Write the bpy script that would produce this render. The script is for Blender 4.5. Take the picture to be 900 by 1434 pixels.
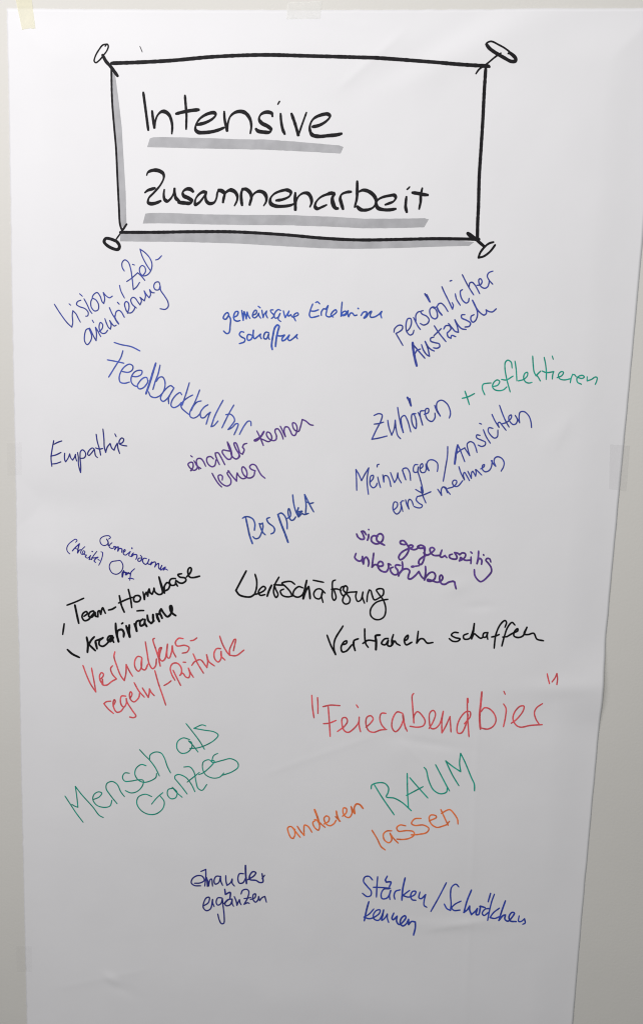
import bpy, math, random
from mathutils import Vector, Matrix, noise

# ------------------------------------------------------------------ scene, camera
S = bpy.context.scene
for o in list(bpy.data.objects): bpy.data.objects.remove(o)
COL = S.collection
PW, PH, FPX = 900.0, 1434.0, 1150.0          # photograph size, focal length in its pixels
# camera basis solved from the vanishing points (x right, y down, z forward)
v = Vector((-269.0, 7663.0, FPX)).normalized()            # world "down" seen by the camera
u = Vector((1.0, 0.613 * 0.0758, -0.0758))
u = (u - v * u.dot(v)).normalized()                       # world "right"
n = u.cross(v).normalized()                               # into the wall
if n.z < 0: n = -n
def ray(px, py): return Vector((px - PW / 2, py - PH / 2, FPX))
def raw(px, py):
    r = ray(px, py); t = n.z / n.dot(r); q = r * t - Vector((0, 0, 1))
    return q.dot(u), -q.dot(v)
a0, a1 = raw(10, 12), raw(928, 12)
SC = 0.914 / math.hypot(a1[0] - a0[0], a1[1] - a0[1])     # the sheet is 91.4 cm wide
ZC = 1.45
def wp(px, py):
    """point of the photograph -> metres on the wall (x, z)"""
    x, z = raw(px, py)
    return x * SC, z * SC + ZC
# camera axes in the world: world x = u, y = n, z = -v
def tow(c): return Vector((c.dot(u), c.dot(n), -c.dot(v)))
cx, cy, cz = tow(Vector((1, 0, 0))), tow(Vector((0, -1, 0))), tow(Vector((0, 0, -1)))
cam_d = bpy.data.cameras.new('camera'); cam = bpy.data.objects.new('camera', cam_d); COL.objects.link(cam)
loc = Vector((0, 0, ZC)) + cz * SC
M = Matrix(((cx.x, cy.x, cz.x, loc.x), (cx.y, cy.y, cz.y, loc.y), (cx.z, cy.z, cz.z, loc.z), (0, 0, 0, 1)))
cam.matrix_world = M
cam_d.sensor_fit = 'VERTICAL'; cam_d.sensor_height = 36.0; cam_d.lens = 36.0 * FPX / PH
cam_d.clip_start = 0.02; cam_d.clip_end = 60
S.camera = cam
S.cycles.filter_width = 1.1

# ------------------------------------------------------------------ light (indoor, ceiling lamps)
W = bpy.data.worlds.new("World"); S.world = W; W.use_nodes = True
W.node_tree.nodes['Background'].inputs[0].default_value = (0.95, 0.99, 0.97, 1)
W.node_tree.nodes['Background'].inputs[1].default_value = 0.105
S.view_settings.view_transform = 'Standard'; S.view_settings.look = 'None'
S.view_settings.exposure = 0.0; S.view_settings.gamma = 1.0; S.view_settings.use_curve_mapping = False
def area(name, loc, target, sx, sy, power, col):
    d = bpy.data.lights.new(name, 'AREA'); d.shape = 'RECTANGLE'; d.size = sx; d.size_y = sy; d.energy = power; d.color = col
    o = bpy.data.objects.new(name, d); COL.objects.link(o); o.location = loc
    o.rotation_euler = (Vector(target) - Vector(loc)).to_track_quat('-Z', 'Y').to_euler(); return o
area('ceiling_lamp', (-1.5, -1.7, 2.75), (-0.2, 0.0, 1.7), 1.2, 0.3, 21.5, (1.0, 0.962, 0.972))
area('ceiling_lamp', (-0.4, -2.5, 3.1), (-0.05, 0.0, 1.35), 1.2, 0.5, 56.5, (1.0, 0.99, 0.98))

# ------------------------------------------------------------------ materials
def lin(c): return tuple(((x / 255) / 12.92 if x / 255 <= .04045 else ((x / 255 + .055) / 1.055) ** 2.4) for x in c)
def mat(name, col, rough=0.7, spec=0.3, var=0.0, vscale=30.0, bumps=(), alpha=None, dark=None):
    m = bpy.data.materials.new(name); m.use_nodes = True; nt = m.node_tree; N = nt.nodes; L = nt.links
    b = N['Principled BSDF']; b.inputs['Roughness'].default_value = rough; b.inputs['Specular IOR Level'].default_value = spec
    tc = N.new('ShaderNodeTexCoord')
    if var or dark:
        nz = N.new('ShaderNodeTexNoise'); nz.inputs['Scale'].default_value = vscale; nz.inputs['Detail'].default_value = 4
        L.new(tc.outputs['Object'], nz.inputs['Vector'])
        r = N.new('ShaderNodeValToRGB'); r.color_ramp.elements[0].position = .34; r.color_ramp.elements[1].position = .66
        c0 = dark if dark else tuple(x * (1 - var) for x in col); c1 = tuple(min(1, x * (1 + var)) for x in col)
        r.color_ramp.elements[0].color = (*c0, 1); r.color_ramp.elements[1].color = (*c1, 1)
        L.new(nz.outputs['Fac'], r.inputs['Fac']); L.new(r.outputs['Color'], b.inputs['Base Color'])
    else: b.inputs['Base Color'].default_value = (*col, 1)
    prev = None
    for sc, st, dist, det in bumps:
        q = N.new('ShaderNodeTexNoise'); q.inputs['Scale'].default_value = sc; q.inputs['Detail'].default_value = det
        L.new(tc.outputs['Object'], q.inputs['Vector'])
        bp = N.new('ShaderNodeBump'); bp.inputs['Strength'].default_value = st; bp.inputs['Distance'].default_value = dist
        L.new(q.outputs['Fac'], bp.inputs['Height'])
        if prev: L.new(prev.outputs['Normal'], bp.inputs['Normal'])
        prev = bp
    if prev: L.new(prev.outputs['Normal'], b.inputs['Normal'])
    if alpha is not None: b.inputs['Alpha'].default_value = alpha
    return m
m_wall = mat('wall_paint', (0.690, 0.675, 0.640), 0.6, 0.25, var=0.025, vscale=1.6, bumps=((260, .22, .0008, 3), (14, .25, .002, 4)))
m_paper = mat('paper', (0.815, 0.81, 0.830), 0.62, 0.25, var=0.008, vscale=9, bumps=((700, .10, .0003, 2), (22, .22, .0012, 3)))
INK = {  # seen ink colour / local paper brightness
    'blue': ((62, 74, 156), 225), 'blue2': ((58, 88, 178), 224), 'blue3': ((74, 92, 178), 226), 'blue4': ((46, 50, 124), 215),
    'blue5': ((58, 80, 152), 215), 'blue6': ((44, 42, 132), 212), 'blue7': ((40, 56, 134), 178), 'green': ((34, 148, 128), 208),
    'green2': ((26, 128, 110), 192), 'purple': ((88, 60, 132), 212), 'red': ((196, 80, 86), 200), 'orange': ((198, 100, 56), 184),
    'black': ((18, 18, 20), 208), 'frame': ((24, 22, 26), 232), 'heading': ((24, 22, 26), 232), 'tick': ((110, 108, 112), 232),
}
INKM = {}
for k, (c, w) in INK.items():
    L0 = lin(c); wl = lin((w, w, w))[0]; al = tuple(0.82 * x / wl for x in L0)
    dk = tuple(x * (0.74) for x in al)
    INKM[k] = mat(k.rstrip('0123456789') + '_ink', tuple(x * 1.15 for x in al), 0.6, 0.12, vscale=120, dark=dk)
m_grey = mat('grey_marker', (0.43, 0.43, 0.45), 0.6, 0.25, var=0.09, vscale=45, bumps=((500, .12, .0003, 2),))
m_ytape = mat('yellow_masking_tape', (0.92, 0.885, 0.66), 0.6, 0.2, var=0.03, vscale=60, bumps=((300, .4, .0004, 3),), alpha=0.5)
m_wtape = mat('white_tape', (0.93, 0.925, 0.90), 0.5, 0.2, var=0.01, vscale=60, bumps=((260, .4, .0004, 3),), alpha=0.5)
m_gtape = mat('clear_matt_tape', (0.56, 0.55, 0.56), 0.45, 0.3, var=0.02, vscale=60, bumps=((260, .3, .0004, 3),), alpha=0.09)
m_ctape = mat('faint_clear_tape', (0.60, 0.585, 0.58), 0.5, 0.3, var=0.02, vscale=60, bumps=((260, .3, .0004, 3),), alpha=0.045)

# ------------------------------------------------------------------ helpers
def mesh_obj(name, verts, faces, m, parent=None, smooth=False):
    me = bpy.data.meshes.new(name); me.from_pydata(verts, [], faces); me.materials.append(m); me.update()
    if smooth: me.polygons.foreach_set('use_smooth', [True] * len(me.polygons))
    o = bpy.data.objects.new(name, me); COL.objects.link(o)
    if parent: o.parent = parent
    return o
def interp(pts, t):
    """piecewise linear through (t, value)"""
    if t <= pts[0][0]: return pts[0][1] + (t - pts[0][0]) * (pts[1][1] - pts[0][1]) / (pts[1][0] - pts[0][0])
    for (t0, a), (t1, b) in zip(pts, pts[1:]):
        if t <= t1: return a + (b - a) * (t - t0) / (t1 - t0)
    (t0, a), (t1, b) = pts[-2:]
    return b + (b - a) * (t - t1) / (t1 - t0)
def sst(a, b, x):
    t = max(0.0, min(1.0, (x - a) / (b - a))); return t * t * (3 - 2 * t)

# ------------------------------------------------------------------ the wall
wv, wf = [], []
for (x, z) in ((-3, 0), (3.2, 0), (3.2, 3.2), (-3, 3.2)): wv += [(x, 0.0, z)]
for (x, z) in ((-3, 0), (3.2, 0), (3.2, 3.2), (-3, 3.2)): wv += [(x, 0.12, z)]
wf = [(0, 1, 2, 3), (5, 4, 7, 6), (0, 4, 5, 1), (1, 5, 6, 2), (2, 6, 7, 3), (3, 7, 4, 0)]
wall = mesh_obj('wall', wv, wf, m_wall); wall['kind'] = 'structure'

# ------------------------------------------------------------------ the sheet of paper
LEFT = sorted([(wp(x, y)[1], wp(x, y)[0]) for x, y in ((10, 12), (12.5, 110), (14, 200), (15.5, 290), (17, 400), (19, 500), (20.3, 560), (23, 700), (25, 850), (27, 900), (30, 1070), (34, 1250), (38.3, 1434))])
RIGHT = sorted([(wp(x, y)[1], wp(x, y)[0]) for x, y in ((928, 12), (884.6, 500), (861.8, 740), (847, 900), (841.5, 985), (831, 1100), (815.5, 1270), (801.3, 1434))])
TOP = sorted([(wp(x, y)[0], wp(x, y)[1]) for x, y in ((10, 12), (100, 13), (250, 13.8), (400, 14.2), (560, 14), (700, 13.5), (800, 13.2), (928, 11.5))])
ZB = wp(400, 1434)[1] - 0.16
def bump(x, z, px, py, rx, ry, amp, rot=0.0):
    X, Z = wp(px, py); dx, dz = x - X, z - Z
    c, s = math.cos(rot), math.sin(rot); dx, dz = dx * c + dz * s, -dx * s + dz * c
    return amp * math.exp(-(dx / rx) ** 2 - (dz / ry) ** 2)
def ridge(x, z, p, q, w, amp):
    """a soft crease from photo point p to q"""
    (x0, z0), (x1, z1) = wp(*p), wp(*q); dx, dz = x1 - x0, z1 - z0; l2 = dx * dx + dz * dz
    t = ((x - x0) * dx + (z - z0) * dz) / l2
    if t < -0.2 or t > 1.2: return 0.0
    d = ((x - x0) * dz - (z - z0) * dx) / math.sqrt(l2)
    f = sst(-0.2, 0.15, t) * (1 - sst(0.85, 1.2, t))
    return amp * f * math.exp(-abs(d) / w)
def height(x, z):
    """distance of the sheet from the wall"""
    h = 0.0035
    h += 0.0022 * noise.noise(Vector((x * 3.0, z * 2.2, 3.1)))
    h += 0.0011 * noise.noise(Vector((x * 7.5 + 4, z * 5.5, 8.4)))
    h += 0.00028 * noise.noise(Vector((x * 22, z * 18, 1.7)))
    e = min(x - interp(LEFT, z), interp(RIGHT, z) - x, interp(TOP, x) - z)
    h *= 0.2 + 0.8 * sst(0, 0.07, e)
    for a in BUMPS: h += bump(x, z, *a)
    for a in RIDGES: h += ridge(x, z, *a)
    return max(h, 0.0005)
BUMPS = [(845, 965, .05, .05, .0055), (700, 45, .16, .035, .0034, .35), (600, 70, .10, .02, -.0022, .5), (760, 1010, .10, .035, -.0015),
         (780, 605, .03, .014, .0006, .9), (158, 1370, .016, .008, .0014, -.6), (170, 1381, .03, .010, -.0007, -.5), (640, 1292, .07, .010, .0009, .1),
         (330, 1240, .02, .02, .0005), (640, 822, .018, .010, .0007, .3), (672, 849, .022, .006, -.0006, .1), (600, 1040, .05, .007, -.0007, -.1), (785, 962, .06, .014, .0013, .1), (560, 1050, .02, .02, .0006), (70, 705, .12, .03, -.0016), (70, 780, .12, .03, .0016), (500, 1400, .3, .05, .0015)]
RIDGES = [((668, 1020), (650, 1434), .004, .0004), ((560, 1035), (600, 1075), .003, .0005), ((90, 1380), (200, 1358), .006, .00035),
          ((600, 1300), (700, 1282), .003, .0006), ((775, 630), (795, 585), .005, .0002), ((480, 120), (560, 50), .006, .0009),
          ((520, 40), (430, 20), .004, .0004), ((380, 1080), (520, 1030), .004, .0004)]
NX, NZ = 240, 400
x_l, x_r = -0.5, 0.55
ztop = max(t[1] for t in TOP)
GRID = []
for j in range(NZ + 1):
    row = []
    for i in range(NX + 1):
        f, g = i / NX, j / NZ
        zz = ZB + (ztop - ZB) * g
        xl = interp(LEFT, zz) + (0.0009 * noise.noise(Vector((zz * 70, 0, 5))) + 0.0008 * noise.noise(Vector((zz * 260, 2, 9))))
        xr = interp(RIGHT, zz) + 0.0005 * noise.noise(Vector((zz * 30, 7, 1)))
        x = xl + (xr - xl) * f
        z = ZB + (interp(TOP, x) + 0.0006 * noise.noise(Vector((x * 60, 3, 3))) - ZB) * g
        row.append((x, z))
    GRID.append(row)
T = 0.00018
sv, sf = [], []
for row in GRID:
    for x, z in row: sv.append((x, -height(x, z), z))
k = len(sv); sv += [(x, y + T, z) for x, y, z in sv]
w_ = NX + 1
for j in range(NZ):
    for i in range(NX):
        a = j * w_ + i
        sf.append((a, a + 1, a + 1 + w_, a + w_)); sf.append((a + k, a + w_ + k, a + 1 + w_ + k, a + 1 + k))
for j in range(NZ):
    a = j * w_; sf.append((a, a + w_, a + w_ + k, a + k)); a += NX; sf.append((a, a + k, a + w_ + k, a + w_))
for i in range(NX):
    a = i; sf.append((a, a + k, a + 1 + k, a + 1)); a = NZ * w_ + i; sf.append((a, a + 1, a + 1 + k, a + k))
poster = bpy.data.objects.new('paper_poster', None); COL.objects.link(poster)
poster['label'] = 'tall white paper sheet taped to the wall and covered in coloured handwriting'
poster['category'] = 'poster'
sheet = mesh_obj('sheet', sv, sf, m_paper, poster, True)

def on_paper(px, py, lift):
    x, z = wp(px, py); return (x, -height(x, z) - lift, z)

# ------------------------------------------------------------------ grey marker shading (two outlines lofted)
def bar(top, bot, label, lift=0.00010):
    V, F = [], []; L = max(8, int(sum(math.hypot(b[0] - a[0], b[1] - a[1]) for a, b in zip(top, top[1:])) / 3))
    def along(p, t):
        seg = [math.hypot(b[0] - a[0], b[1] - a[1]) for a, b in zip(p, p[1:])]; s = t * sum(seg)
        for (a, b), l in zip(zip(p, p[1:]), seg):
            if s <= l + 1e-9: f = s / l; return a[0] + (b[0] - a[0]) * f, a[1] + (b[1] - a[1]) * f
            s -= l
        return p[-1]
    for i in range(L + 1):
        a, b = along(top, i / L), along(bot, i / L)
        wob = .35 * noise.noise(Vector((i * .35, a[1], 2)))
        for q in range(5):
            f = q / 4; V.append(on_paper(a[0] + (b[0] - a[0]) * f, a[1] + (b[1] - a[1]) * f + wob * (1 if q in (0, 4) else .3), lift))
    for i in range(L):
        for q in range(4):
            a = i * 5 + q; F.append((a, a + 1, a + 6, a + 5))
    o = mesh_obj('grey_marker_bar', V, F, m_grey, poster); o['label'] = label; return o
bar([(211, 195), (215, 193.4), (225, 192.8), (280, 194), (340, 196.2), (370, 196.4), (402, 198.4), (440, 201.5), (476, 204.6), (480.8, 206.8)],
    [(207.3, 207), (212, 207.3), (222, 207.3), (280, 208.8), (340, 210), (370, 210.6), (402, 212), (440, 213.8), (473, 215.6), (476.8, 215.8)], 'grey marker underline below Intensive')
bar([(204.8, 300), (210, 299), (240, 299), (290, 301), (340, 301.7), (400, 301.7), (470, 304.4), (510, 307), (560, 306.7), (594, 306.2), (599.8, 307.8)],
    [(201.3, 313.7), (207, 313.5), (240, 313.5), (290, 315), (340, 315.8), (400, 316), (470, 318.3), (510, 320.4), (560, 319.8), (590, 318.9), (593.3, 318.8)], 'grey marker underline below Zusammenarbeit')
bar([(170, 327), (250, 326), (330, 326), (400, 330), (450, 335), (500, 337), (560, 336.5), (620, 335.5), (663, 339.5)],
    [(169.3, 338.6), (250, 339.3), (330, 341.5), (400, 345.5), (450, 348.2), (500, 349), (560, 347.8), (620, 345.6), (656, 344.8)], 'grey marker shading along the bottom of the frame')
bar([(158.5, 103), (158.8, 140), (161, 180), (164, 208), (166.5, 270), (170, 318)],
    [(162.3, 103), (167.3, 140), (172, 180), (173.6, 208), (177.5, 270), (178.6, 318)], 'grey marker shading along the left of the frame')

# ------------------------------------------------------------------ handwriting
def smooth(P, step=0.9):
    """centripetal Catmull-Rom through the points, sampled about every `step` photo pixels"""
    if len(P) < 3:
        (x0, y0), (x1, y1) = P[0], P[-1]; m = max(2, int(math.hypot(x1 - x0, y1 - y0) / 2.5))
        return [(x0 + (x1 - x0) * i / m, y0 + (y1 - y0) * i / m) for i in range(m + 1)]
    Q = [(2 * P[0][0] - P[1][0], 2 * P[0][1] - P[1][1])] + P + [(2 * P[-1][0] - P[-2][0], 2 * P[-1][1] - P[-2][1])]
    out = []
    for i in range(1, len(Q) - 2):
        p0, p1, p2, p3 = Q[i - 1], Q[i], Q[i + 1], Q[i + 2]
        d = lambda a, b: max(1e-4, math.hypot(a[0] - b[0], a[1] - b[1]) ** .5)
        t0 = 0; t1 = d(p0, p1); t2 = t1 + d(p1, p2); t3 = t2 + d(p2, p3)
        m = max(2, int(math.hypot(p2[0] - p1[0], p2[1] - p1[1]) / step))
        for s in range(m):
            t = t1 + (t2 - t1) * s / m
            def lp(a, b, ta, tb): return tuple(((tb - t) * a[c] + (t - ta) * b[c]) / (tb - ta) for c in (0, 1))
            A1, A2, A3 = lp(p0, p1, t0, t1), lp(p1, p2, t1, t2), lp(p2, p3, t2, t3)
            B1, B2 = lp(A1, A2, t0, t2), lp(A2, A3, t1, t3)
            out.append(lp(B1, B2, t1, t2))
    out.append(P[-1]); return out
NIB = math.radians(-65)
RND = random.Random(4)
def ribbon(V, F, P, width, lift, free0, free1):
    """one pen stroke as a thin ribbon with round ends; it rises a little along its way so that crossings never share a plane"""
    m = len(P); seed = RND.random() * 50; chisel = width in ('N', 'M')
    def hw(i, ang):
        if chisel: a_ = ang - (NIB if width == 'N' else NIB + .26); w = math.hypot(5.7 * math.sin(a_), 2.6 * math.cos(a_))
        else: w = width * 1.10
        e = min(i if free0 else 99, (m - 1 - i) if free1 else 99)
        tp = .72 + .28 * min(1, e / 4.0) if chisel else .86 + .14 * min(1, e / 2.5)
        return .5 * w * tp * (1 + .13 * noise.noise(Vector((i * .22, seed, 0))))
    base = len(V); angs = []
    for i, (x, y) in enumerate(P):
        a, b = P[max(0, i - 1)], P[min(m - 1, i + 1)]; angs.append(math.atan2(b[1] - a[1], b[0] - a[0]))
    dl = 0.00006 / max(m, 40)
    for i, (x, y) in enumerate(P):
        r = hw(i, angs[i]); nx, ny = -math.sin(angs[i]) * r, math.cos(angs[i]) * r; l = lift + dl * i
        V.append(on_paper(x - nx, y - ny, l)); V.append(on_paper(x + nx, y + ny, l))
        if i: q = base + 2 * i; F.append((q - 2, q - 1, q + 1, q))
    for i, sg in ((0, -1), (m - 1, 1)):
        x, y = P[i]; r = hw(i, angs[i]); c = len(V); l = lift + dl * i; arc = []
        for s in range(1, 5):
            t = math.pi * s / 5; dx = math.cos(t) * -math.sin(angs[i]) + sg * math.sin(t) * math.cos(angs[i]); dy = math.cos(t) * math.cos(angs[i]) + sg * math.sin(t) * math.sin(angs[i])
            k_ = .6 if chisel else 1.0
            fx = math.cos(t) * -math.sin(angs[i]) + k_ * sg * math.sin(t) * math.cos(angs[i]); fy = math.cos(t) * math.cos(angs[i]) + k_ * sg * math.sin(t) * math.sin(angs[i])
            V.append(on_paper(x + fx * r, y + fy * r, l)); arc.append(c + s - 1)
        F.append([base + 2 * i + 1] + arc + [base + 2 * i])
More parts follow.
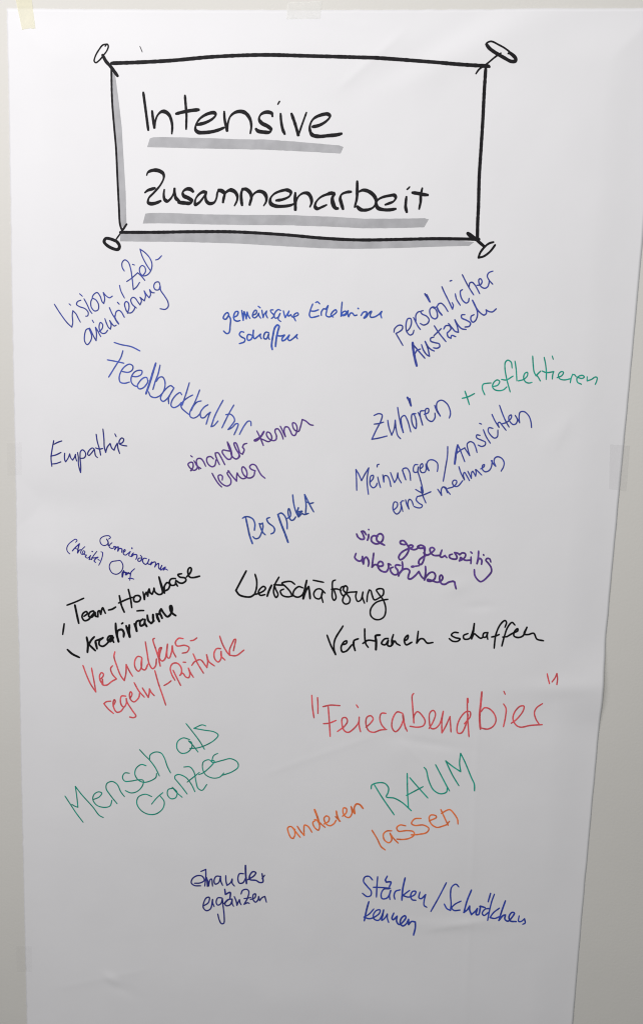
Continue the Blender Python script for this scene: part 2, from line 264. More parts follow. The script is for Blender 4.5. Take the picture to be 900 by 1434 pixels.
STROKES = """
@Intensive|heading|N|190 120 6
70,60 82,150 97,260 113,382
144,216 150,270 164,362! 170,310 190,255 220,226 250,224 285,250 306,300 313,350 309,412
419,86 425,160 432,250 431,310 429,373
342,243! 400,228 470,215 538,208
520,335! 590,317 650,285 677,252 665,235 610,243 545,283 512,335 508,375 530,397 580,400 650,392 710,375 748,358
748,222 752,290 773,388! 780,320 800,265 840,232 890,224 930,240 965,290 975,350 966,410
@Intensive.s|heading|N|340 120 6
252,268! 245,240 200,230 155,250 140,285 160,320 215,350 242,378 225,397 180,397 130,387 112,368
320,240 325,310 338,375 355,415
313,138 304,152 296,166
410,240! 435,310 452,365 468,425! 490,360 515,290 537,230
584,353! 640,340 700,305 732,265 715,245 650,255 595,285 568,330 565,380 585,420 640,432 720,425 790,418 832,407
@Zusammenarbeit.a|heading|N|190 230 6
100,100! 110,75 150,57 200,60 238,85 243,120 215,180 160,245 118,290 112,325 135,337 180,330 220,312
84,245! 110,225 140,215 172,205
248,216! 243,260 250,300 272,315 300,295 325,250 333,207! 335,250 345,290 372,315
490,237! 465,215 430,215 402,240 410,270 450,290 480,315 460,332 415,330 363,325
600,240! 570,238 530,265 505,310 507,342 535,330 570,290 598,245! 592,280 600,315 625,335 665,325 685,285 690,250 700,225! 725,228 750,250 748,290 738,328! 745,275 765,240 800,222 835,235 857,270 855,310 833,355
@Zusammenarbeit.b|heading|M|320 230 6
118,352! 112,310 110,255 120,215! 150,215 185,245 195,290 180,348! 195,290 220,250 260,232 300,245 320,280 318,320 297,355
400,310! 460,300 515,272 525,240 495,222 440,230 385,255 354,295 358,335 395,355 460,358 520,350 550,338
563,243! 560,300 562,340 563,390! 568,320 590,275 630,248 670,252 695,290 698,330 684,365
826,345! 790,362 745,378 728,360 735,325 770,285 820,260 870,250 890,248! 872,280 870,320 885,360 910,380
@Zusammenarbeit.c|heading|M|460 230 6
0,245! 30,248 48,262! 35,290 42,335 58,372 82,376
192,235! 150,240 110,258 98,290 108,335 122,383
240,145! 240,210 237,290 218,367
248,238! 290,222 340,235 385,275 398,320 375,365 320,388 270,385 238,358
472,345! 500,335 545,315 562,285 550,265 510,268 450,282 412,305 398,335 412,370 455,385 510,387 565,378
680,193 668,207 655,217
652,275! 647,320 645,365 655,408
785,203! 772,260 770,320 757,382
698,243! 740,248 790,258 834,263
@frame top line|frame|4.9|0 0 1
158,90 200,88.3 240,86 300,80.8 370,78.3 430,79.5 500,81.5 560,84.5 640,92 683,94.5
@frame left line|frame|2.6|0 0 1
157.5,95 158,130 159,150 161.5,180 164,208 166,250 168,290 169.5,315 172.5,324
@frame bottom line|frame|4.1|0 0 1
170,326 220,326 270,325.2 330,325.5 400,329.5 450,334 500,336.5 560,335.8 610,334.8 668,335.5
@frame right line|frame|4.4|0 0 1
679,98 677,130 675,170 672.5,210 670,250 669,290 668,310 667.5,336
@pin drawing tl|frame|2.0|120 50 7.5
215,120 235,97 248,118 235,165 200,215 160,265 120,295 103,280 115,225 150,160 190,108 235,97
w4.2 190,215 225,280 270,330 300,370 345,432
@pin drawing tr|frame|2.4|640 50 7.5
525,205! 545,195 500,155 430,115 345,78 300,100 305,130
w4.6 300,110 330,150 400,200 480,245 560,285 600,280 605,255 575,220 540,195
w2.2 190,412 220,370 260,340 310,305 390,240 450,200
w4 283,328 330,340
@pin drawing bl|frame|4|130 290 7.5
260,365 200,340 145,335 130,370 165,410 235,445 275,448 290,415 265,370 235,352
w2.2 250,350 300,280
w3 312,262 365,185
@pin drawing br|frame|2.8|620 290 7.5
525,372! 480,385 430,425 385,485 368,535! 420,522 480,480 515,440 542,402
w5.6 258,282 330,335 370,342
w4.4 350,350 425,415
@pen tick|tick|1.2|120 50 7.5
577,120 588,145 602,180
@Vision,|blue|1.55|70 340 7.5
58,647 120,745 190,840 240,888! 250,840 245,760 252,715! 285,750 310,800 330,835
212,643 228,657
322,538 350,563
335,605! 300,620 290,650 320,672 380,695 412,735 405,770 385,772
368,590 400,650 430,715 452,745
455,585! 440,620 445,680 480,718 515,705 520,650 490,600 455,580 470,545 505,525 535,560 560,625 575,640! 585,590 570,525! 600,560 635,580 665,562
740,450 755,510 792,583
@orientierung|blue|1.6|117 420 10
85,400! 50,420 28,500 30,580 65,628 105,590 128,520 110,450 85,400
100,395! 130,460 165,530 190,572! 195,470 180,385! 210,430 235,480 255,515
135,285 155,318
235,445! 275,400 280,345 250,318 232,360 240,430 275,470 320,465 352,425
312,265! 335,330 365,390 390,412! 400,350 380,292! 410,335 445,368 472,355
375,110! 410,190 460,270 505,340
w2.2 505,338! 465,280 445,230
455,235! 470,170 505,148 540,170 585,245
487,35 512,62
628,190! 650,110 640,45 610,25 588,55 600,120 632,180 680,182 720,140 735,100
@orientierung.b|blue|1.6|150 340 7.5
318,688! 275,650 258,600 280,575 305,585 330,620 355,655! 370,610 355,575! 385,600 400,612! 412,560 398,508! 420,545 450,580! 465,545 455,495! 480,525 505,528
565,455! 550,415 515,420 498,460 515,495 550,495 565,455! 570,500 610,560 645,620 650,670 620,700 565,695
@Ziel-|blue|1.55|150 340 7.5
190,300! 168,260 168,210 195,183 230,205 255,270 270,360 285,495! 320,465 350,418
215,410! 260,380 330,318! 370,355 405,398
275,230 297,237
380,350! 410,310 405,260 375,242 350,270 355,320 385,350 430,340 465,300 480,235 460,170 410,110 355,70! 375,140 420,230 465,298
517,184 545,175 580,140
@gemeinsame|blue2|2.0|300 420 7.5
160,160! 145,135 115,155 100,195 125,205 155,165! 175,200 172,270 160,345 135,355 103,328
205,185! 245,165 255,125 230,125 210,165 215,210 245,225 275,218
293,112! 300,160 308,215! 312,160 318,125! 330,160 340,200! 345,160 350,130! 360,165 378,195
@gemeinsame.b|blue2|1.8|350 425 12
55,200! 110,170 115,120 95,115 60,160 50,220 80,245 130,210 150,165! 160,210 185,248
145,50 178,75
205,115! 215,180 225,240! 240,190 255,170
w1.9 255,170! 285,130! 275,190 300,245
395,110! 350,115 360,150 400,190 405,220 365,255
520,120! 480,105 430,150 410,210 430,250 480,230 510,170! 490,210 480,270 520,305
565,125! 580,190 595,240! 630,180 660,130! 640,190 650,215 690,190! 715,230 760,220 815,190 805,160 760,175 735,215 770,295
@Erlebnisse|blue2|1.9|420 420 7.5
165,30 185,22 208,43
135,45! 110,110 100,160 115,185 150,182 200,168
115,118 150,120 195,105
225,165! 225,130 250,95 270,100! 295,62! 280,120 275,165 305,180 350,160 385,125 375,105 340,130 325,165 350,182
442,25! 435,100 430,172! 450,130 480,120 485,150 465,165 440,165 475,150 505,115! 500,150 510,178! 530,140 550,140 570,165 598,160
w2.4 608,90 612,93
640,165! 665,130 700,130 690,165 668,192 690,185 730,130 750,120 735,160 740,182 780,180 830,150 857,122! 845,155 855,190
@schaffen|blue2|2.0|300 420 7.5
315,340! 285,335 268,365 290,390 325,410 320,440 268,460
395,370! 360,365 348,400 360,425 390,415 410,370 415,320! 412,370 425,408 460,385 490,360! 485,380 497,408
575,345! 545,340 525,370 525,405 550,410 575,360! 570,390 582,415
w2.4 612,522! 605,480 620,370 640,290 665,265 682,275 670,330 655,400 645,490
655,375! 700,380 740,370! 715,405 715,430 745,420 790,370! 775,410 790,428 830,405 872,365! 862,385 875,408
@persönlicher|blue|1.8|540 370 8.963
100,855! 110,810 160,768 205,775 205,815 165,850 125,870! 160,930 212,1020
258,850! 300,800 320,730 310,685 275,685 252,750 258,840 300,890 335,875 350,830
345,670! 370,720 400,780 430,820
375,715! 375,640 405,600 435,595
465,585! 435,595 450,625 510,655 540,700 520,745 470,765 430,745
w2.6 487,375 515,415 550,475
w3 510,390 545,465
620,545! 580,540 550,570 550,620 575,670 615,688 642,665 640,610 615,560 575,542
w2.4 635,535! 660,590 700,640
640,530! 660,500 690,492 730,525 775,595
@persönlicher.b|blue|1.8|620 370 8.963
-18,285 10,350 50,430 115,565! 125,520 110,485
82,215 105,207
150,375! 165,440 212,517
240,322! 215,340 220,410 250,465 290,490 315,470 322,430
238,135! 280,220 330,310 380,388
325,280! 330,240 360,230 400,270 455,372
420,268! 465,260 485,220 465,185 445,195 450,250 480,290 520,305 555,285 572,240! 572,200
620,90! 570,110 550,150 570,200 617,253
@Austausch|blue|1.9|540 370 8.963
w3.2 335,985! 340,1060 362,1180 385,1275
w2 340,1010 400,1080 487,1180
365,1120 390,1080 432,1065
445,1010! 470,1080 515,1140 545,1155! 525,1060 490,970! 530,1040 570,1075 605,1090
600,915! 560,930 560,965 610,985 665,1000 672,1035 640,1055 595,1050
605,775! 660,860 750,972
600,898! 650,850 690,810
@Austausch.b|blue|1.9|620 370 8.963
5,815! 30,775 80,775 95,810 70,845 50,865 60,910 95,930! 105,895 155,910
65,745! 110,800 150,845 190,855! 175,780 145,700! 180,760 230,810 285,820
270,635! 230,640 230,675 290,705 340,740 325,780 270,790
385,635! 350,655 345,700 370,730 405,705 428,640 425,590! 395,510 365,455! 400,530 450,600 510,640 540,615 535,575! 570,595 615,600 662,562
@Zuhören|blue|1.8|510 500 6
80,490! 120,475 148,485 140,530 100,610 62,690! 120,680 190,662
80,563! 120,558 160,546
195,530! 205,590 228,655! 250,600 258,530! 265,600 280,660 303,685
278,422! 290,500 305,570 325,633! 310,560 308,510 335,490 360,530 388,628
w3 360,340 375,365 390,408
w2.6 380,350 388,400
430,475! 400,480 395,530 410,580 430,600 435,550 420,490 405,475
450,465! 470,510 487,570! 468,500 470,455 500,450
500,480! 535,465 535,432 515,435 510,480 530,525 565,540 590,510 590,470
588,405! 605,450 635,495! 605,430 610,380 645,362 690,390 715,440 720,480 710,512
@+|green|1.9|640 490 7.5
77,433 100,500 123,573
48,508 110,492 177,458
@reflektieren|green|1.75|640 490 7.5
285,472! 260,410 262,370 275,355! 310,350 350,347
370,385! 420,370 440,330 415,315 380,340 365,385 385,415 435,428 480,418 515,388
570,190! 560,130 525,108 500,130 495,190 515,310 550,440
460,310! 510,315 580,275
600,118! 612,200 620,325
635,325! 690,310 730,270 730,235 705,245 690,290 710,335 745,348 778,340
785,65! 790,150 800,230 820,272! 850,240 870,222
825,262 845,290 865,325
@reflektieren.b|green|1.75|740 490 7.5
155,78! 170,150 178,230 176,310
135,222! 180,238 255,228! 245,260 240,305
240,65 250,98
290,292! 340,270 358,235 335,228 305,260 315,300 360,315 420,305 435,300
455,255! 440,290 428,345
455,258 475,262 490,282
500,285! 550,300 575,285 560,268 520,275 498,300 505,340 545,360
605,282! 605,325! 650,310 690,285 710,290 705,330 690,362
@Feedbackkultur|blue3|1.75|140 470 7.5
160,73 230,95 340,118 430,162
252,160 230,230 180,310 102,435
88,255 170,270 262,290
245,378! 310,385 350,360 355,320 320,300 265,330 225,390 212,450 225,490 270,500 320,487
342,428! 400,430 445,405 450,370 415,365 370,385 338,440 340,490 370,525 405,535
510,470! 500,440 465,445 420,490 402,530 420,558 460,550 505,500 515,470
w2.6 595,290 570,370 530,500 492,610
w1.8 640,310 620,400 590,480 565,565
600,480! 630,440 665,435 690,480 685,560 650,620 590,650 540,635 520,590
780,545! 750,525 700,560 655,620 645,665 670,690 710,665 755,600 785,548! 755,600 728,660 730,715
865,620! 850,598 810,620 765,680 755,735 780,755 830,735 862,700
@Feedbackkultur.b|blue3|1.75|240 540 7.5
105,185! 120,205
195,-30! 165,70 145,130 120,205
230,98! 180,125 130,165 108,200 115,235 150,270 192,303
303,45! 275,120 250,180 200,285 205,325 235,340 275,325 305,295
320,160! 280,170 240,210 215,260
390,200! 350,225 310,285 320,335 350,335 380,305 415,278! 400,310 370,405
548,152! 510,220 460,320 422,430! 450,420 495,370
660,203! 610,290 535,443
575,305! 620,298 655,325 668,365 640,410 600,460! 640,440 680,400 705,400 700,430 662,515
840,420! 835,375 810,372 775,410 745,460 718,512
@Empathie|blue4|1.7|60 590 6.43
110,172! 95,250 85,330 92,403
112,205 145,188 182,175
82,312! 130,300 175,278
95,382! 130,378 173,363
490,115! 500,180 520,250 530,303
485,238 520,248 548,243
551,68! 560,160 563,230 575,278! 590,230 615,198! 630,240 650,258! 665,220 680,195! 685,240 700,287
658,112 670,137
695,200! 725,190 737,160 720,148 697,175 698,200 730,215 765,220
@Empathie.c|blue4|1.6|85 620 15
110,215! 105,300 115,370 130,395! 180,320 215,230! 235,310 275,360! 315,300 335,240! 340,310 360,380
378,200! 395,300 395,420 415,540 440,620! 445,500 435,380 430,290! 440,180 480,145 525,175 550,240 520,310 445,325
730,130! 690,105 640,135 600,190 590,240 615,262 670,210 730,130! 740,200 755,270 795,308
@einander|purple|1.9|260 620 12
95,215 122,235
105,455! 135,400 125,330 90,325 50,355 75,410 110,440 150,460 190,440 215,390
w2.4 95,465 110,455
150,300! 175,340 200,385 265,430
235,445! 200,370 190,300 210,265 260,262 300,300 345,390
475,268! 430,230 375,240 360,290 390,360 450,400 495,380 515,300 515,285
575,365! 540,290 510,210 505,170! 550,165 600,240 665,365
765,140! 700,130 635,120 620,150 660,220 720,275 765,265 780,220
w2.6 715,0 760,110 780,210
780,210! 800,240 850,270 890,250 905,200
@einander.b|purple|2|240 540 7.5
592,590! 605,640 625,690
720,700! 700,640 680,600 662,602 680,660 710,710 720,740 700,765
750,720! 768,670 750,645! 765,615 797,605
725,705 750,720
@kennen|purple|1.9|340 570 7.5
150,250 185,320 218,402
w2.6 225,255! 190,310 150,335 122,350 140,352 175,330
188,330! 225,345 270,362 300,345 305,310 285,270 258,262 250,285 275,330 320,352 350,340 355,300 340,260 345,232 370,228 395,260 415,300 425,335
395,200! 415,240 435,285 448,310! 435,250 445,210 475,210 500,250 520,290 545,298 565,265 570,210 550,170 525,165 525,200 545,240 585,255 605,210 625,130! 660,145 710,185 740,190
@lernen|purple|1.9|240 540 7.5
432,918! 460,970 500,1030 532,1062
538,990! 540,950 520,935 497,945 505,990 545,1035 590,1052 625,1030 628,985 600,940 590,915 610,895
600,890! 640,945 688,1000! 690,940 695,915! 715,950 750,975 785,965 798,920 780,870 755,850 742,870 760,930 800,965 840,965 870,940 878,900
@lernen.b|purple|1.9|340 570 7.5
135,668! 90,650 75,625 100,600 135,610 160,650 195,710 235,745
@Respekt|blue5|2.0|330 680 7.5
75,340! 100,325 140,325 185,350 205,400 200,465
w2.3 108,330 130,430 150,520 180,605
185,532! 210,553 245,545 275,490 290,420 285,390! 270,400 252,395! 265,440 290,490 315,513
360,332! 330,345 345,385 400,430 412,460 400,490 373,503
w2.6 445,300 480,400 520,500 552,590
445,300! 480,285 520,320 540,380 543,450
545,340! 575,320 575,270 560,238 552,260 560,320 585,360 610,355 632,325
600,95! 610,180 630,260 660,325! 650,270 660,230! 650,270 700,265 670,290 660,325 700,290 720,300 765,288
735,290! 740,200 725,92! 750,140 790,220 820,272
750,170 780,185 817,177
@Meinungen|blue|1.75|485 600 6.43
92,555! 90,460 85,368! 110,410 135,468! 165,410 200,353! 185,450 188,520 197,590
215,480! 240,445 240,420 220,425 210,465 215,510 240,532 265,515 275,490
275,345 278,325 293,320
280,435! 290,480 305,530
325,415! 335,480! 340,425 365,425 385,460 398,520
395,395! 415,450 430,485! 450,450 460,398! 465,440 492,488
500,375! 515,410 532,460! 510,400 505,365 540,355 565,390 575,465
640,325! 615,325 600,355 605,390 635,390 645,345! 640,380 660,450 680,530 685,580 660,570 620,547
665,360! 685,340 680,315 665,325 660,370 675,395 705,390 718,345
712,318! 715,350 740,378! 720,320 740,285 780,283 815,310 820,345 815,385
@ernst|blue|1.75|485 600 6.43
420,735! 455,700 455,665 430,660 418,690 420,735 450,768 480,745 490,690 485,665! 495,700 505,745
485,680 498,650 515,650
530,640! 540,680 560,722! 550,670 565,635 585,650 600,690
635,610! 625,640 650,670 680,690 670,710 640,712 605,700
667,525 680,590 712,668
640,610! 680,600 757,568
818,545! 835,570 853,600! 850,550 865,525 890,530 905,560 930,590
@Ansichten|blue|1.75|620 560 6.43
40,418 38,500 22,600 0,730
w2.8 130,405! 115,480 103,575
135,410 160,470 193,555
110,490 150,455 195,430
190,430! 210,460 237,500! 220,440 215,395 240,375 270,385 292,430 303,472
330,318! 300,315 300,340 340,360 378,380 375,405 345,418 312,405
325,210 343,217
360,268! 385,330 422,388
445,255! 410,250 402,275 420,310 460,343 485,330 490,270
437,130! 465,190 500,245! 490,210 505,200 530,230 563,272
505,48! 530,120 560,190 590,243
525,215! 570,200 610,160 610,135 590,145 590,180 625,220 650,215 665,180 650,145
645,138! 665,170 685,205! 680,150 690,110 725,105 765,140 785,190 792,248
@nehmen|blue|1.75|620 560 6.43
0,782! 20,795 38,835
40,795! 90,780 120,745 118,725 95,722 82,745 100,775 130,775 175,725
140,600! 160,660 190,718! 180,670 190,650 210,680 235,725
220,640! 235,670 252,705! 255,650 265,640! 280,665 290,685! 295,650 290,625 320,650 345,675
335,620! 365,600 370,580 355,585 350,620 375,645 410,635 430,605 440,545
430,545! 450,575 470,595! 455,550 465,520 490,510 525,525 545,560 540,600 518,640
@sich|purple|2.5|490 730 8.18
75,140! 90,175 130,202 160,195 150,150 130,112! 155,110 185,150
212,88 214,92
212,145 210,180 198,212
315,170! 270,160 245,180 245,220 280,250 325,250 370,215 375,160 345,137 310,160 305,210 340,240 393,268
@gegenseitig|purple|2.5|490 730 8.18
645,260! 610,262 575,250 575,225 610,218 645,255 670,310 650,370 600,425 570,435 555,410 580,360 640,320 700,300 720,280 700,268 670,280 690,310 740,320 780,300
855,335! 850,290 805,270 770,290 800,305 840,305 850,370 840,440 810,490 785,480 790,440 840,400 895,375
@gegenseitig.b|purple|2.4|600 760 12
-90,165! -30,205 20,180 70,140 95,105 60,75 20,90 30,160 80,205 140,210 185,205
218,118! 195,180 185,220! 210,240 270,210! 280,225 300,245
395,185! 345,205 345,240 400,268 460,265 470,235 430,160! 480,170 515,195! 560,165 610,180 610,225 570,270 510,298! 520,285 530,240 570,270 620,290 690,285
705,235! 705,300 702,345
700,148 722,170
832,135! 825,240 805,345! 825,280 850,255 885,290 880,355
@gegenseitig.c|purple|2.4|590 740 8.18
705,295 708,305
788,380! 775,345 745,340 732,360 760,395 790,440 795,490 750,550 700,595 670,605 635,580 605,530 600,468
@unterstützen|purple|2.5|490 730 8.18
68,362! 55,410 80,440 115,450 140,425 142,398! 140,440 152,482! 165,420 185,405 205,430 215,470 207,508
270,360! 260,440 250,520! 285,490 340,510 375,500 370,465 340,455 315,490 335,545 380,572 415,570 440,520 435,482! 450,485 465,495
490,520! 460,535 465,570 500,605 540,600 545,560 515,515 525,495 575,500
595,460! 600,520 590,560! 560,600 553,620! 570,580 610,545 655,540 680,565 665,620 665,650 690,655 740,620 785,570! 810,620 835,650
w3.6 705,515 725,513
w2.2 725,512 760,508 790,503
@unterstützen.b|purple|2.5|590 740 8.18
42,430! 45,490 30,585! 60,535 100,500 135,500 155,530 145,575 100,600 65,595 65,580 110,590 180,612 225,590 240,560 225,530 208,540 205,590 230,630 265,635 310,610 355,600! 375,610 380,640 392,685
@Gemeinsamer|blue6|1.35|140 740 15
200,215! 240,185 215,150 150,145 80,165 30,210 25,270 60,330 110,350 160,335 190,300
w1.7 160,215 190,270 195,350
w1.35 275,290! 230,330 215,375 250,405 300,405 330,370
w1.7 310,370! 350,375 330,435! 370,385 405,380! 395,465! 430,410 480,425 475,490
520,490! 550,460 540,430 510,470 515,530 555,550 600,520 655,475! 630,530 625,560 670,580
w2 688,400 690,415
w1.6 720,505! 690,540 680,580! 730,540 790,545 790,600 770,640
@Gemeinsamer.b|blue6|1.5|185 765 15
190,180! 220,215 215,260 180,305 140,295 150,245 200,235
320,250! 270,240 235,280 250,335 300,370 345,330 370,265! 345,350 380,370 430,320! 405,380! 450,330 500,320 510,350 490,425! 530,370 575,350 570,420 590,470 640,390! 610,480 620,490 670,450 715,425! 670,490! 710,465 760,490
@(Arbeits)|blue6|1.3|90 750 15
265,130! 295,90 260,65 200,100 120,170 85,250 100,320 148,370
w1.6 200,310! 260,240 345,160! 320,260 310,350! 350,290 380,285
250,250 320,280
460,220! 400,280 375,340 400,380 450,365 460,320 430,305 415,350 450,385 495,395! 470,430! 500,455 530,455 580,405! 550,490! 590,480 600,490! 640,410 710,320
w1.9 610,320 618,324
w1.5 600,455 660,455 735,440! 690,470 655,520 685,550
730,480 765,510
795,330! 825,340 825,420 790,530 750,610
@Ort|blue6|1.4|80 740 5.294
455,235! 410,245 395,280 415,325 450,335 485,310 495,270 475,235 455,235
w2.2 500,310 490,355! 495,320 520,325! 515,340 535,325! 550,335
580,295! 555,320 550,340 545,380
535,368 550,365 575,372
@Team|black|2.45|80 790 7.5
88,618 72,730
w2.2 118,423 200,392 293,350
w2.9 200,423 220,520 240,612
295,540! 330,510 320,490 285,510 275,550 300,585 340,575 370,540! 400,500 395,485 355,500 345,540 375,550 412,500! 415,540! 440,545! 440,490! 455,480 470,520! 480,470 490,450 505,480 518,508
w2.4 550,475 590,465 625,443
@Homebase|black|2.45|170 780 7.5
w2.6 -12,400! 10,500 40,572
82,335 105,430 118,525
w2.4 -20,477! 50,445 120,418
135,415! 145,460 190,460 210,425 190,400 150,405 140,425
235,362! 250,440! 255,390 270,365! 285,405! 290,350 300,330! 310,370 330,385! 345,350 350,322! 360,360 400,388 435,378 440,355! 425,300 402,205! 430,290 460,372! 460,300 490,262 515,285 500,330 460,352
575,220! 530,225 512,255 530,290 570,285 580,240! 580,270 597,300
640,170! 600,180 620,205 675,215 685,240 650,268 615,265 590,245
690,205! 730,160 742,120 730,105 710,120 705,160 725,205 765,210 828,195
@Kreativräume|black|2.8|80 790 7.5
120,890 170,935 245,972
w3 322,760 335,830 330,918
402,755! 370,790 345,835! 370,860 412,900
w2.6 415,795! 430,880! 415,800 450,785 492,765! 455,800 455,840 490,855 540,820 570,770 590,745! 555,750 540,790 570,805 600,760! 595,790 605,812
w3 625,615! 630,700 655,805! 640,740 650,690 690,680 710,710 708,755
688,618 700,610
w3.2 735,640! 750,690 772,755! 765,700 768,632
w3 820,620! 835,660 845,695! 835,630 845,595 870,585
@Kreativräume.b|black|2.9|170 780 7.5
w2.4 172,560 210,556 243,556
235,645! 205,670 210,715 245,700 255,650! 255,690 275,722
280,605! 290,660 320,690! 340,670 340,600! 340,640 350,665
375,590! 385,630 405,670! 385,600 400,590! 420,600 435,635! 410,570 425,540! 450,580 490,620 520,600 540,550 530,505 518,510 525,560 550,590 578,608
@Wertschätzung|black|2.3|325 780 7.5
w2.6 153,140! 100,240 45,345! 80,390 140,410 200,410 245,380
245,175! 262,240 260,320 240,385! 270,380 340,345 355,320 335,302 300,325 280,365 300,395 350,388
w2.8 418,290! 390,350 372,405
495,205! 450,290 440,370 465,418 485,390 460,330 445,285! 500,288 545,290
660,280! 620,252 560,255 525,270 560,300 610,355 635,405
545,330! 510,350 530,395 590,412 640,400
745,318! 700,305 650,350 645,395 690,415 735,395 760,350
w2.8 785,240! 765,330 748,430! 780,340 805,305! 815,370 820,430
@tzung|black|2.2|430 790 6.923
60,150 110,160 160,170
175,275! 130,235 90,240 65,280 80,320 120,330 145,290 150,260! 140,300 155,365
275,148! 250,160 245,240 245,320 262,345 280,320 260,240
235,238! 290,235 330,250
380,205! 330,220 325,265 350,300 380,270 390,220 370,203 350,240 380,280 415,330 405,370 370,380 345,355 350,320 385,275 480,262! 470,310 490,355 520,340 540,265! 535,310 555,372
578,358! 585,290 600,245! 615,250 630,300 650,340 690,325 735,290 735,240 700,232 670,245 690,280 740,350 760,430 745,500 700,530 650,525 615,490 615,430 660,370 720,345 780,335
@Vertrauen|black|2.4|450 860 5.625
45,160! 75,240 112,312! 100,270 105,200 170,88
160,235! 195,225 200,205 180,210 155,255 165,290 195,285 240,235
255,200! 255,240 265,280! 250,225 260,200 290,188
340,110! 342,190 350,230 368,255
325,225 365,200 420,205
w3 425,190! 430,230 428,272! 430,200 425,165 460,158
525,185! 495,190 472,225 500,235 525,200! 520,240 545,245 560,200
565,155! 552,200 555,238! 575,205 590,225 617,240
650,205! 675,190 680,160 665,170 650,200 665,235 710,215
760,130! 755,170 748,222! 775,190 800,190 830,222 875,218
@schaffen.2|black|2.3|610 860 5.625
175,142! 140,140 120,160 150,180 188,190 170,208 130,208 103,188
250,148! 215,165 220,190 260,188 285,140 300,70! 292,140 278,190! 300,150 320,165 350,185 370,175
405,140! 375,145 368,175 390,175 405,140! 400,165 405,193
540,98! 552,60 540,45 505,75 470,150 460,210 455,262
435,175 465,168 495,155
618,80! 595,60 560,100 535,170 515,245
522,175 555,172! 600,145 640,125 640,108 615,130 610,165 640,178 680,165 712,98! 690,150 720,155 765,145 790,190 842,203
@Verhaltens|red|1.9|105 870 7.5
95,455! 130,550 175,650 230,732! 215,640 185,482
275,600! 305,570 310,545 290,530 270,560 275,610 305,655! 300,600! 300,655 345,660 400,620 448,595
405,458! 385,485 400,540 445,595
430,312! 420,360 450,460 490,560 528,612! 545,540 548,445! 580,510 615,567
710,370! 670,360 640,400 640,470 675,515 705,480 712,380! 705,440 715,490 745,500 775,440
748,208! 765,310 790,440 825,488 855,460 865,385
@Verhaltens.b|red|1.9|210 880 6.43
48,82! 35,90 60,180 85,260 100,330! 90,280 100,200 112,165 95,170 85,240 115,285 140,270 165,135! 160,200 165,255 180,260 200,210 208,150! 215,200 240,250
305,85! 265,82 235,120 250,150 320,145 358,165 340,205 297,215
370,104 400,98 428,78
@regeln|red|1.9|105 870 7.5
388,828! 340,835 315,855! 360,910 415,957
410,880! 435,830 425,812 412,840 420,900 450,943 490,935 520,900
545,775! 500,775 488,820 500,870 525,890 550,850 550,800! 560,840 610,920 650,985 625,1000 585,993
590,800! 610,750 595,728 583,760 595,810 630,835 680,790 690,735
632,635! 680,720 738,785
718,690 750,740 780,788! 790,740 792,700! 810,735 842,770
@Rituale|red|1.9|210 880 6.43
52,372 85,490 120,590 150,680
135,505 170,485 198,463
232,458! 205,410 190,350 210,310 250,305 285,340 290,390 275,415! 300,395 330,430 355,435 365,400 352,350! 370,390 397,432
215,368 245,430 283,505
305,296 328,297
395,222 430,300 487,395
382,325! 410,290 460,275 500,320 518,345! 525,290 515,230! 535,290 585,330
640,175! 605,175 582,215 590,270 620,295 645,260 645,200! 645,240 680,278
632,62! 660,140 700,210 722,235! 720,190 760,95! 775,90 765,150 755,195
722,200! 722,235! 780,238 850,188
@Feierabend|red|1.9|425 960 6.43
75,80 82,190 95,282
127,100 130,170 130,243
175,182! 240,168 328,172
222,175! 230,280 240,448
180,335! 230,330 293,305
305,405! 370,355 395,310 380,280 350,285 345,330 365,395 400,412 450,380 495,320 500,275! 500,350 512,405
475,165 490,188
560,365! 600,330 625,290 605,262 570,275 560,330 585,395 630,410 690,390 745,385
740,240! 700,240 685,280 700,340 735,382
890,240! 840,228 800,290 795,370 825,405 865,370 900,290! 905,340 930,400
@Feierabend.b|red|1.9|560 930 7.5
w2.8 28,520! 35,580
32,560 55,668
140,298! 125,320 130,440 142,605! 145,530 180,488 230,530 260,590 240,635 180,650 100,640
300,665! 340,600 368,510 345,475 310,500 305,600 320,660 360,665 410,620 450,485! 435,580 435,710! 470,650 520,540! 525,620 530,700
w2.6 705,350! 708,390
700,352 702,500 710,640 718,750
670,615! 730,540 730,490 690,488 630,550 595,640 600,710 640,710 690,610 710,520
@bier|red|1.9|660 930 6.43
w2.6 88,242! 78,350 68,460 75,575
80,420! 110,385 150,390 200,440 215,500 190,550 140,575 80,565
283,350! 305,390 300,470 282,555
285,235 297,262
352,525! 400,490 460,410 465,370 430,372 380,430 368,490 400,545 440,560 520,545 630,537
632,347! 580,385 560,430 575,490 602,532
@closing quote|red|1.9|660 930 6.43
673,78 682,120 693,165
715,150! 745,110 760,75! 765,120 758,172
@Mensch|green2|1.5|80 1020 5.625
70,525 120,600 160,660 213,730
125,590 150,605 172,612! 165,540 152,448! 200,510 290,610 340,675 372,692
290,552! 340,530 360,500 335,490 300,510 290,550 320,595 380,612 425,600 440,555
395,470! 430,520 480,582! 430,520 395,465 400,425 440,408 480,430 510,490 538,527
577,343! 540,342 523,375 540,405 590,405 650,395 685,400 680,440 640,485 590,498 545,480
708,285! 670,275 630,305 620,350 645,395 690,415 750,400 785,375 790,345
657,158! 700,205 735,240 780,300 812,365
735,240! 740,200 780,177 825,185 850,220 875,290 900,340
@als|green2|1.5|180 1000 5.294
458,180! 410,168 370,195 365,245 395,280 440,275 475,235 470,200 450,190! 480,220 520,273
432,62 470,110 530,190 567,252
578,80! 550,72 490,97! 560,110 640,125 668,148 640,185 570,225 510,243 460,245
@Ganzes|green2|1.5|180 1000 5.294
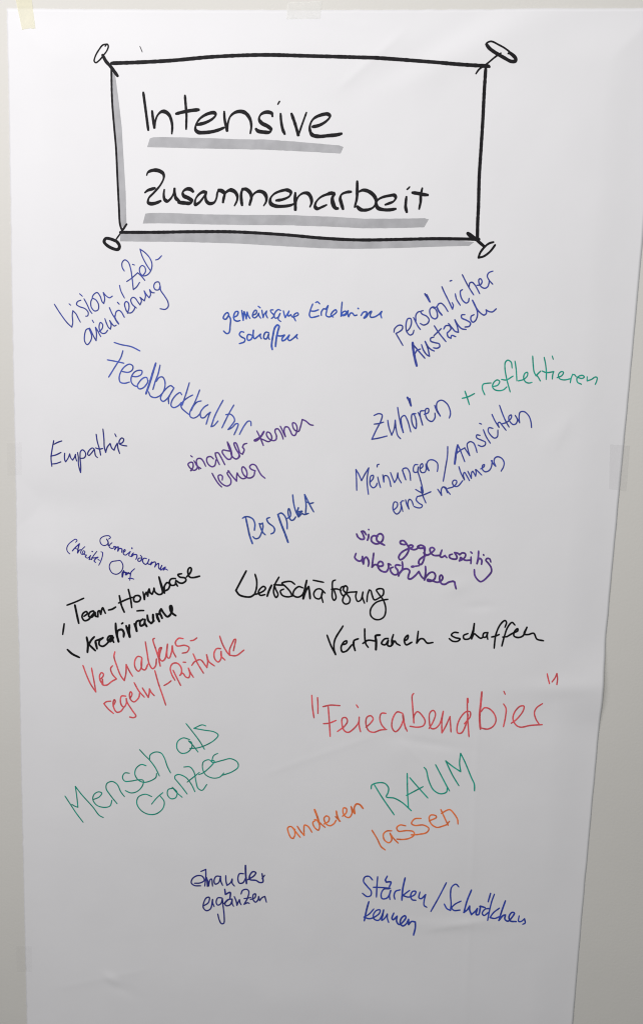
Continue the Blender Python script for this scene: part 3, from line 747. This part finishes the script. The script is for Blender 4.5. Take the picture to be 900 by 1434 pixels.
178,602! 130,585 80,605 68,650 95,700 150,732 210,730 260,690 270,640 240,597
177,658 215,612 260,573
340,540! 300,550 295,590 320,618 355,610 365,570 330,533! 360,570 403,607
440,583! 400,530 350,470! 350,450 375,438 430,460 470,510 497,565
415,383! 460,383 490,420 505,490 520,540 550,555 585,512
440,495 530,423
525,440! 560,425 630,360 640,340 620,335 625,350 700,335 760,323 810,350 815,385 770,420 700,445
w1.4 665,283! 635,300 620,345! 600,330 560,345 553,390 575,440 630,465 680,458 710,428
@anderen|orange|1.9|390 1100 6.43
150,385! 110,358 85,370 90,410 115,460 135,465! 150,430 140,380 125,365! 160,410 197,455
170,355! 200,400 232,438! 230,380 235,345 265,355 302,408
w2.6 325,205! 350,270 370,340
330,305! 310,320 325,365 360,390 370,345 345,300 325,295
370,320 395,345 420,365
410,335! 450,310 455,275 430,262 410,285 430,335 465,350 500,330 518,300
w2.3 520,218 530,270 548,308
512,268 530,285 555,310
575,265! 610,230 610,195 585,190 580,230 600,265 635,275 660,240 655,180
w2.3 652,178 668,215 685,240! 680,190 700,155 730,160 760,195
@RAUM|green|1.75|510 1040 5.294
50,333! 55,305 100,288 150,292 178,325 175,360 162,392 220,402 280,435 347,495
72,300 130,395 220,525
325,475! 318,350 316,218
335,250 400,325 468,400
310,382 370,350 433,316
440,173! 455,190 475,270 510,340 560,368 605,355 612,318! 628,347
525,153 560,220 612,320
697,308! 650,230 600,125! 650,165 710,205! 702,140 710,70! 740,130 790,250 810,295 812,345
@lassen|orange|1.9|510 1120 6.43
68,262! 115,340 150,410 187,440
245,268! 200,270 170,300 180,350 220,375 245,350 230,290! 265,340 303,378
370,222! 320,215 290,240 305,270 380,265 440,275 445,305 400,335 340,345 290,342
507,155! 450,160 422,200 450,218 530,215 578,245 560,280 490,298 420,303
580,178! 645,145 640,130 595,125 580,150 600,205 650,235 710,220 750,205
685,75! 710,130 750,215
690,110 730,85 765,75 810,120 835,165 838,203
745,200 762,180
@einander.2|blue4|1.8|255 1200 6.923
125,243! 180,240 220,215 200,175 150,170 105,200 95,240 125,265 185,268
188,128! 235,108! 235,180 225,270
250,275! 245,200 240,185! 260,240 262,270! 275,210 290,200 300,270
375,175! 335,175 315,215 325,250 360,235 378,175! 380,220 397,262
428,168! 430,220 440,262! 475,235 490,200! 490,240 512,268
w2.4 618,70 620,150 628,245
600,150! 560,150 545,200 560,240 595,235 620,190
w2 640,208! 700,170 718,140 690,130 660,165 660,205 720,215 755,235 785,230 778,150
778,200 803,165
@ergänzen|blue4|1.8|255 1200 6.923
210,465! 260,430 268,380 240,385 215,430 210,480 240,510 280,490 300,400! 300,430 315,470
390,385! 350,385 335,430 350,455 380,440 395,390! 400,450 412,560 408,630 385,635 365,600 350,542
w2.2 418,300! 425,350! 470,330 468,390
410,440! 450,400 490,395! 455,400 420,440 430,460 470,450 490,400! 490,440 503,465
510,370! 530,420 535,455! 550,420 560,400! 565,430 577,450
575,345! 590,310 630,300 650,320 640,380 605,445! 640,430 655,437
605,390 670,380
665,400! 710,380 715,345 695,350 690,395 715,425 740,400 745,370! 755,410! 780,380 805,370! 820,425
@Stärken|blue7|1.9|495 1210 6.923
183,140! 150,105 110,110 95,150 130,200 170,250 165,290 130,300 85,268
232,108! 225,200 220,305
190,210! 260,212 355,220
w2.2 325,103! 305,140! 315,160! 360,160 345,205
345,225! 290,230 265,280 275,320 320,315 350,270 358,240! 345,290 350,328
450,235! 405,250 390,290 398,325
w2.3 497,120! 475,220 465,335
540,240! 500,270 475,290! 530,305 590,280 600,250 570,250 550,290 565,330 600,335
640,255! 630,310 650,320 695,280! 680,340 680,385 705,402
895,165 820,310 745,443
@Schwächen|blue7|1.9|595 1220 6
280,118! 255,95 220,120 210,180 215,260 210,315! 180,300 158,262
298,237! 245,265 220,295 240,315 290,312
w2.2 385,143! 350,230 322,332! 350,310 370,278! 370,310 385,350! 420,320 435,300! 425,350 445,350 460,290! 455,280 500,292
w2.2 545,173! 525,243
577,180! 555,240 540,300 520,398
540,300! 500,305 475,340 490,358 530,330
620,297! 570,335 540,375! 580,382 625,365
w2.2 670,237! 640,320 615,400! 650,360 670,355! 665,390 690,408 730,370 745,340 725,335 700,370 710,405 760,412
785,365! 780,410 800,412 830,390! 835,425 815,435
@kennen.2|blue7|1.9|495 1210 6.923
w2.2 147,350! 125,430 103,535
195,420! 150,470 100,500! 150,515 200,500 250,460 255,430 220,435 190,480 200,520 240,530 270,490 290,430! 280,490 270,530 300,510 325,470! 325,510 338,550
w2.2 388,460! 370,510 380,525 420,490! 415,540 440,570 480,540 505,500 495,485 460,510 450,560 475,583 510,560 530,520! 530,570! 560,540 595,545! 595,600 578,672
"""
JOIN = {'Intensive': 'Intensive', 'Intensive.s': 'Intensive', 'Zusammenarbeit.a': 'Zusammenarbeit', 'Zusammenarbeit.b': 'Zusammenarbeit', 'Zusammenarbeit.c': 'Zusammenarbeit', 'frame top line': 'frame top line', 'frame left line': 'frame left line', 'frame bottom line': 'frame bottom line', 'frame right line': 'frame right line', 'pin drawing tl': 'pin drawing tl', 'pin drawing tr': 'pin drawing tr', 'pin drawing bl': 'pin drawing bl', 'pin drawing br': 'pin drawing br', 'pen tick': 'pen tick', 'Vision,': 'Vision,', 'orientierung': 'orientierung', 'orientierung.b': 'orientierung', 'Ziel-': 'Ziel-', 'gemeinsame': 'gemeinsame', 'gemeinsame.b': 'gemeinsame', 'Erlebnisse': 'Erlebnisse', 'schaffen': 'schaffen', 'persönlicher': 'persönlicher', 'persönlicher.b': 'persönlicher', 'Austausch': 'Austausch', 'Austausch.b': 'Austausch', 'Zuhören': 'Zuhören', '+': '+', 'reflektieren': 'reflektieren', 'reflektieren.b': 'reflektieren', 'Feedbackkultur': 'Feedbackkultur', 'Feedbackkultur.b': 'Feedbackkultur', 'Empathie': 'Empathie', 'Empathie.c': 'Empathie', 'einander': 'einander', 'einander.b': 'einander', 'kennen': 'kennen', 'lernen': 'lernen', 'lernen.b': 'lernen', 'Respekt': 'Respekt', 'Meinungen': 'Meinungen', 'ernst': 'ernst', 'Ansichten': 'Ansichten', 'nehmen': 'nehmen', 'sich': 'sich', 'gegenseitig': 'gegenseitig', 'gegenseitig.b': 'gegenseitig', 'gegenseitig.c': 'gegenseitig', 'unterstützen': 'unterstützen', 'unterstützen.b': 'unterstützen', 'Gemeinsamer': 'Gemeinsamer', 'Gemeinsamer.b': 'Gemeinsamer', '(Arbeits)': '(Arbeits)', 'Ort': 'Ort', 'Team': 'Team', 'Homebase': 'Homebase', 'Kreativräume': 'Kreativräume', 'Kreativräume.b': 'Kreativräume', 'Wertschätzung': 'Wertschätzung', 'tzung': 'Wertschätzung', 'Vertrauen': 'Vertrauen', 'schaffen.2': 'schaffen.2', 'Verhaltens': 'Verhaltens', 'Verhaltens.b': 'Verhaltens', 'regeln': 'regeln', 'Rituale': 'Rituale', 'Feierabend': '"Feierabendbier"', 'Feierabend.b': '"Feierabendbier"', 'bier': '"Feierabendbier"', 'closing quote': 'closing quote', 'Mensch': 'Mensch', 'als': 'als', 'Ganzes': 'Ganzes', 'anderen': 'anderen', 'RAUM': 'RAUM', 'lassen': 'lassen', 'einander.2': 'einander.2', 'ergänzen': 'ergänzen', 'Stärken': 'Stärken', 'Schwächen': 'Schwächen', 'kennen.2': 'kennen.2'}
LAB = {'closing quote': 'red closing quotation mark above and right of Feierabendbier', 'frame top line': 'hand drawn black top line of the heading frame', 'frame left line': 'thin black left line of the heading frame', 'frame bottom line': 'black bottom line of the heading frame', 'frame right line': 'black right line of the heading frame', 'pin drawing tl': 'drawn pin at the top left frame corner', 'pin drawing tr': 'drawn pin at the top right frame corner', 'pin drawing bl': 'drawn pin at the bottom left frame corner', 'pin drawing br': 'drawn pin at the bottom right frame corner', 'pen tick': 'tiny grey pen tick above the frame'}
WORDS = {}
for line in STROKES.strip().splitlines():
    if line.startswith('@'):
        nm, col, wd, loc_ = line[1:].split('|'); x0, y0, sc = map(float, loc_.split()); wd0 = wd if wd in 'NM' else float(wd)
        base_nm = '.'.join(p for p in nm.split('.') if len(p) != 1) or nm
        key = JOIN.get(nm, base_nm)
        if key not in WORDS: WORDS[key] = dict(V=[], F=[], col=col, k=0)
        wd_ = WORDS[key]; continue
    pts, w = [], wd0
    for tok in line.split():
        if tok[0] == 'w': w = float(tok[1:]); continue
        cor = tok.endswith('!'); a, b = tok.rstrip('!').split(','); pts.append((x0 + float(a) / sc, y0 + float(b) / sc, cor))
    runs, cur = [], []
    for i, (x, y, cor) in enumerate(pts):
        cur.append((x, y))
        if cor and 0 < i < len(pts) - 1:
            if len(cur) > 1: runs.append(cur)
            cur = [(x, y)]
    if len(cur) > 1: runs.append(cur)
    for q, r in enumerate(runs):
        ribbon(wd_['V'], wd_['F'], smooth(r), w, 0.00022 + 0.000008 * (wd_['k'] % 14), q == 0, q == len(runs) - 1); wd_['k'] += 1
for key, d in WORDS.items():
    nm = 'frame_line' if key.startswith('frame') else 'drawn_pin' if key.startswith('pin') else 'pen_mark' if key == 'pen tick' else 'handwritten_word'
    o = mesh_obj(nm, d['V'], d['F'], INKM[d['col']], poster)
    kind = {'blue': 'blue pen', 'green': 'green pen', 'purple': 'purple pen', 'red': 'red pen', 'orange': 'orange pen', 'black': 'black pen', 'heading': 'thick black marker'}.get(d['col'].rstrip('0123456789'), '')
    o['label'] = LAB.get(key) or 'handwriting in %s reading %s' % (kind, key.split('.')[0])

# ------------------------------------------------------------------ strips of tape
def tape(name, quad, m, label, lift=0.00035, rag=0.0):
    V, F = [], []; A, B = 16, 16
    for j in range(B + 1):
        for i in range(A + 1):
            f, g = i / A, j / B
            jit = rag * noise.noise(Vector((f * 9, quad[0][0], g * 2))) if j in (0, B) else 0
            x = (quad[0][0] * (1 - f) + quad[1][0] * f) * (1 - g) + (quad[3][0] * (1 - f) + quad[2][0] * f) * g
            y = (quad[0][1] * (1 - f) + quad[1][1] * f) * (1 - g) + (quad[3][1] * (1 - f) + quad[2][1] * f) * g + jit
            X, Z = wp(x, y)
            e = min(X - interp(LEFT, Z), interp(RIGHT, Z) - X, interp(TOP, X) - Z)      # > 0 on the sheet
            k_ = sst(-0.010, -0.0005, e)
            V.append((X, -(height(X, Z) * k_ + lift), Z))
    n0 = len(V); V += [(x, y + .00012, z) for x, y, z in V]
    for j in range(B):
        for i in range(A):
            a = j * (A + 1) + i; F.append((a, a + 1, a + A + 2, a + A + 1))
    o = mesh_obj(name, V[:n0], F, m, None, True); o['label'] = label; o['category'] = 'tape'; o['group'] = 'tape strips holding the paper'; return o
tape('tape_strip', [(19.5, -14), (43, -14), (51, 41), (32, 42)], m_ytape, 'pale yellow masking tape at the top left corner of the sheet', rag=1.5)
tape('tape_strip', [(403, 4), (450.7, 2), (448.3, 27), (400.7, 27)], m_wtape, 'whitish tape over the middle of the top edge', rag=1)
tape('tape_strip', [(852.8, 622), (881, 624), (876.5, 688), (851.5, 684.5)], m_gtape, 'greyish translucent tape on the right edge of the sheet')
tape('tape_strip', [(10, 620), (32, 619), (31.5, 665), (11, 666)], m_ctape, 'faint clear tape on the left edge level with Empathie')
tape('tape_strip', [(23, 1325), (45.5, 1324), (45.5, 1360), (24, 1361)], m_ctape, 'small faint clear tape low on the left edge')
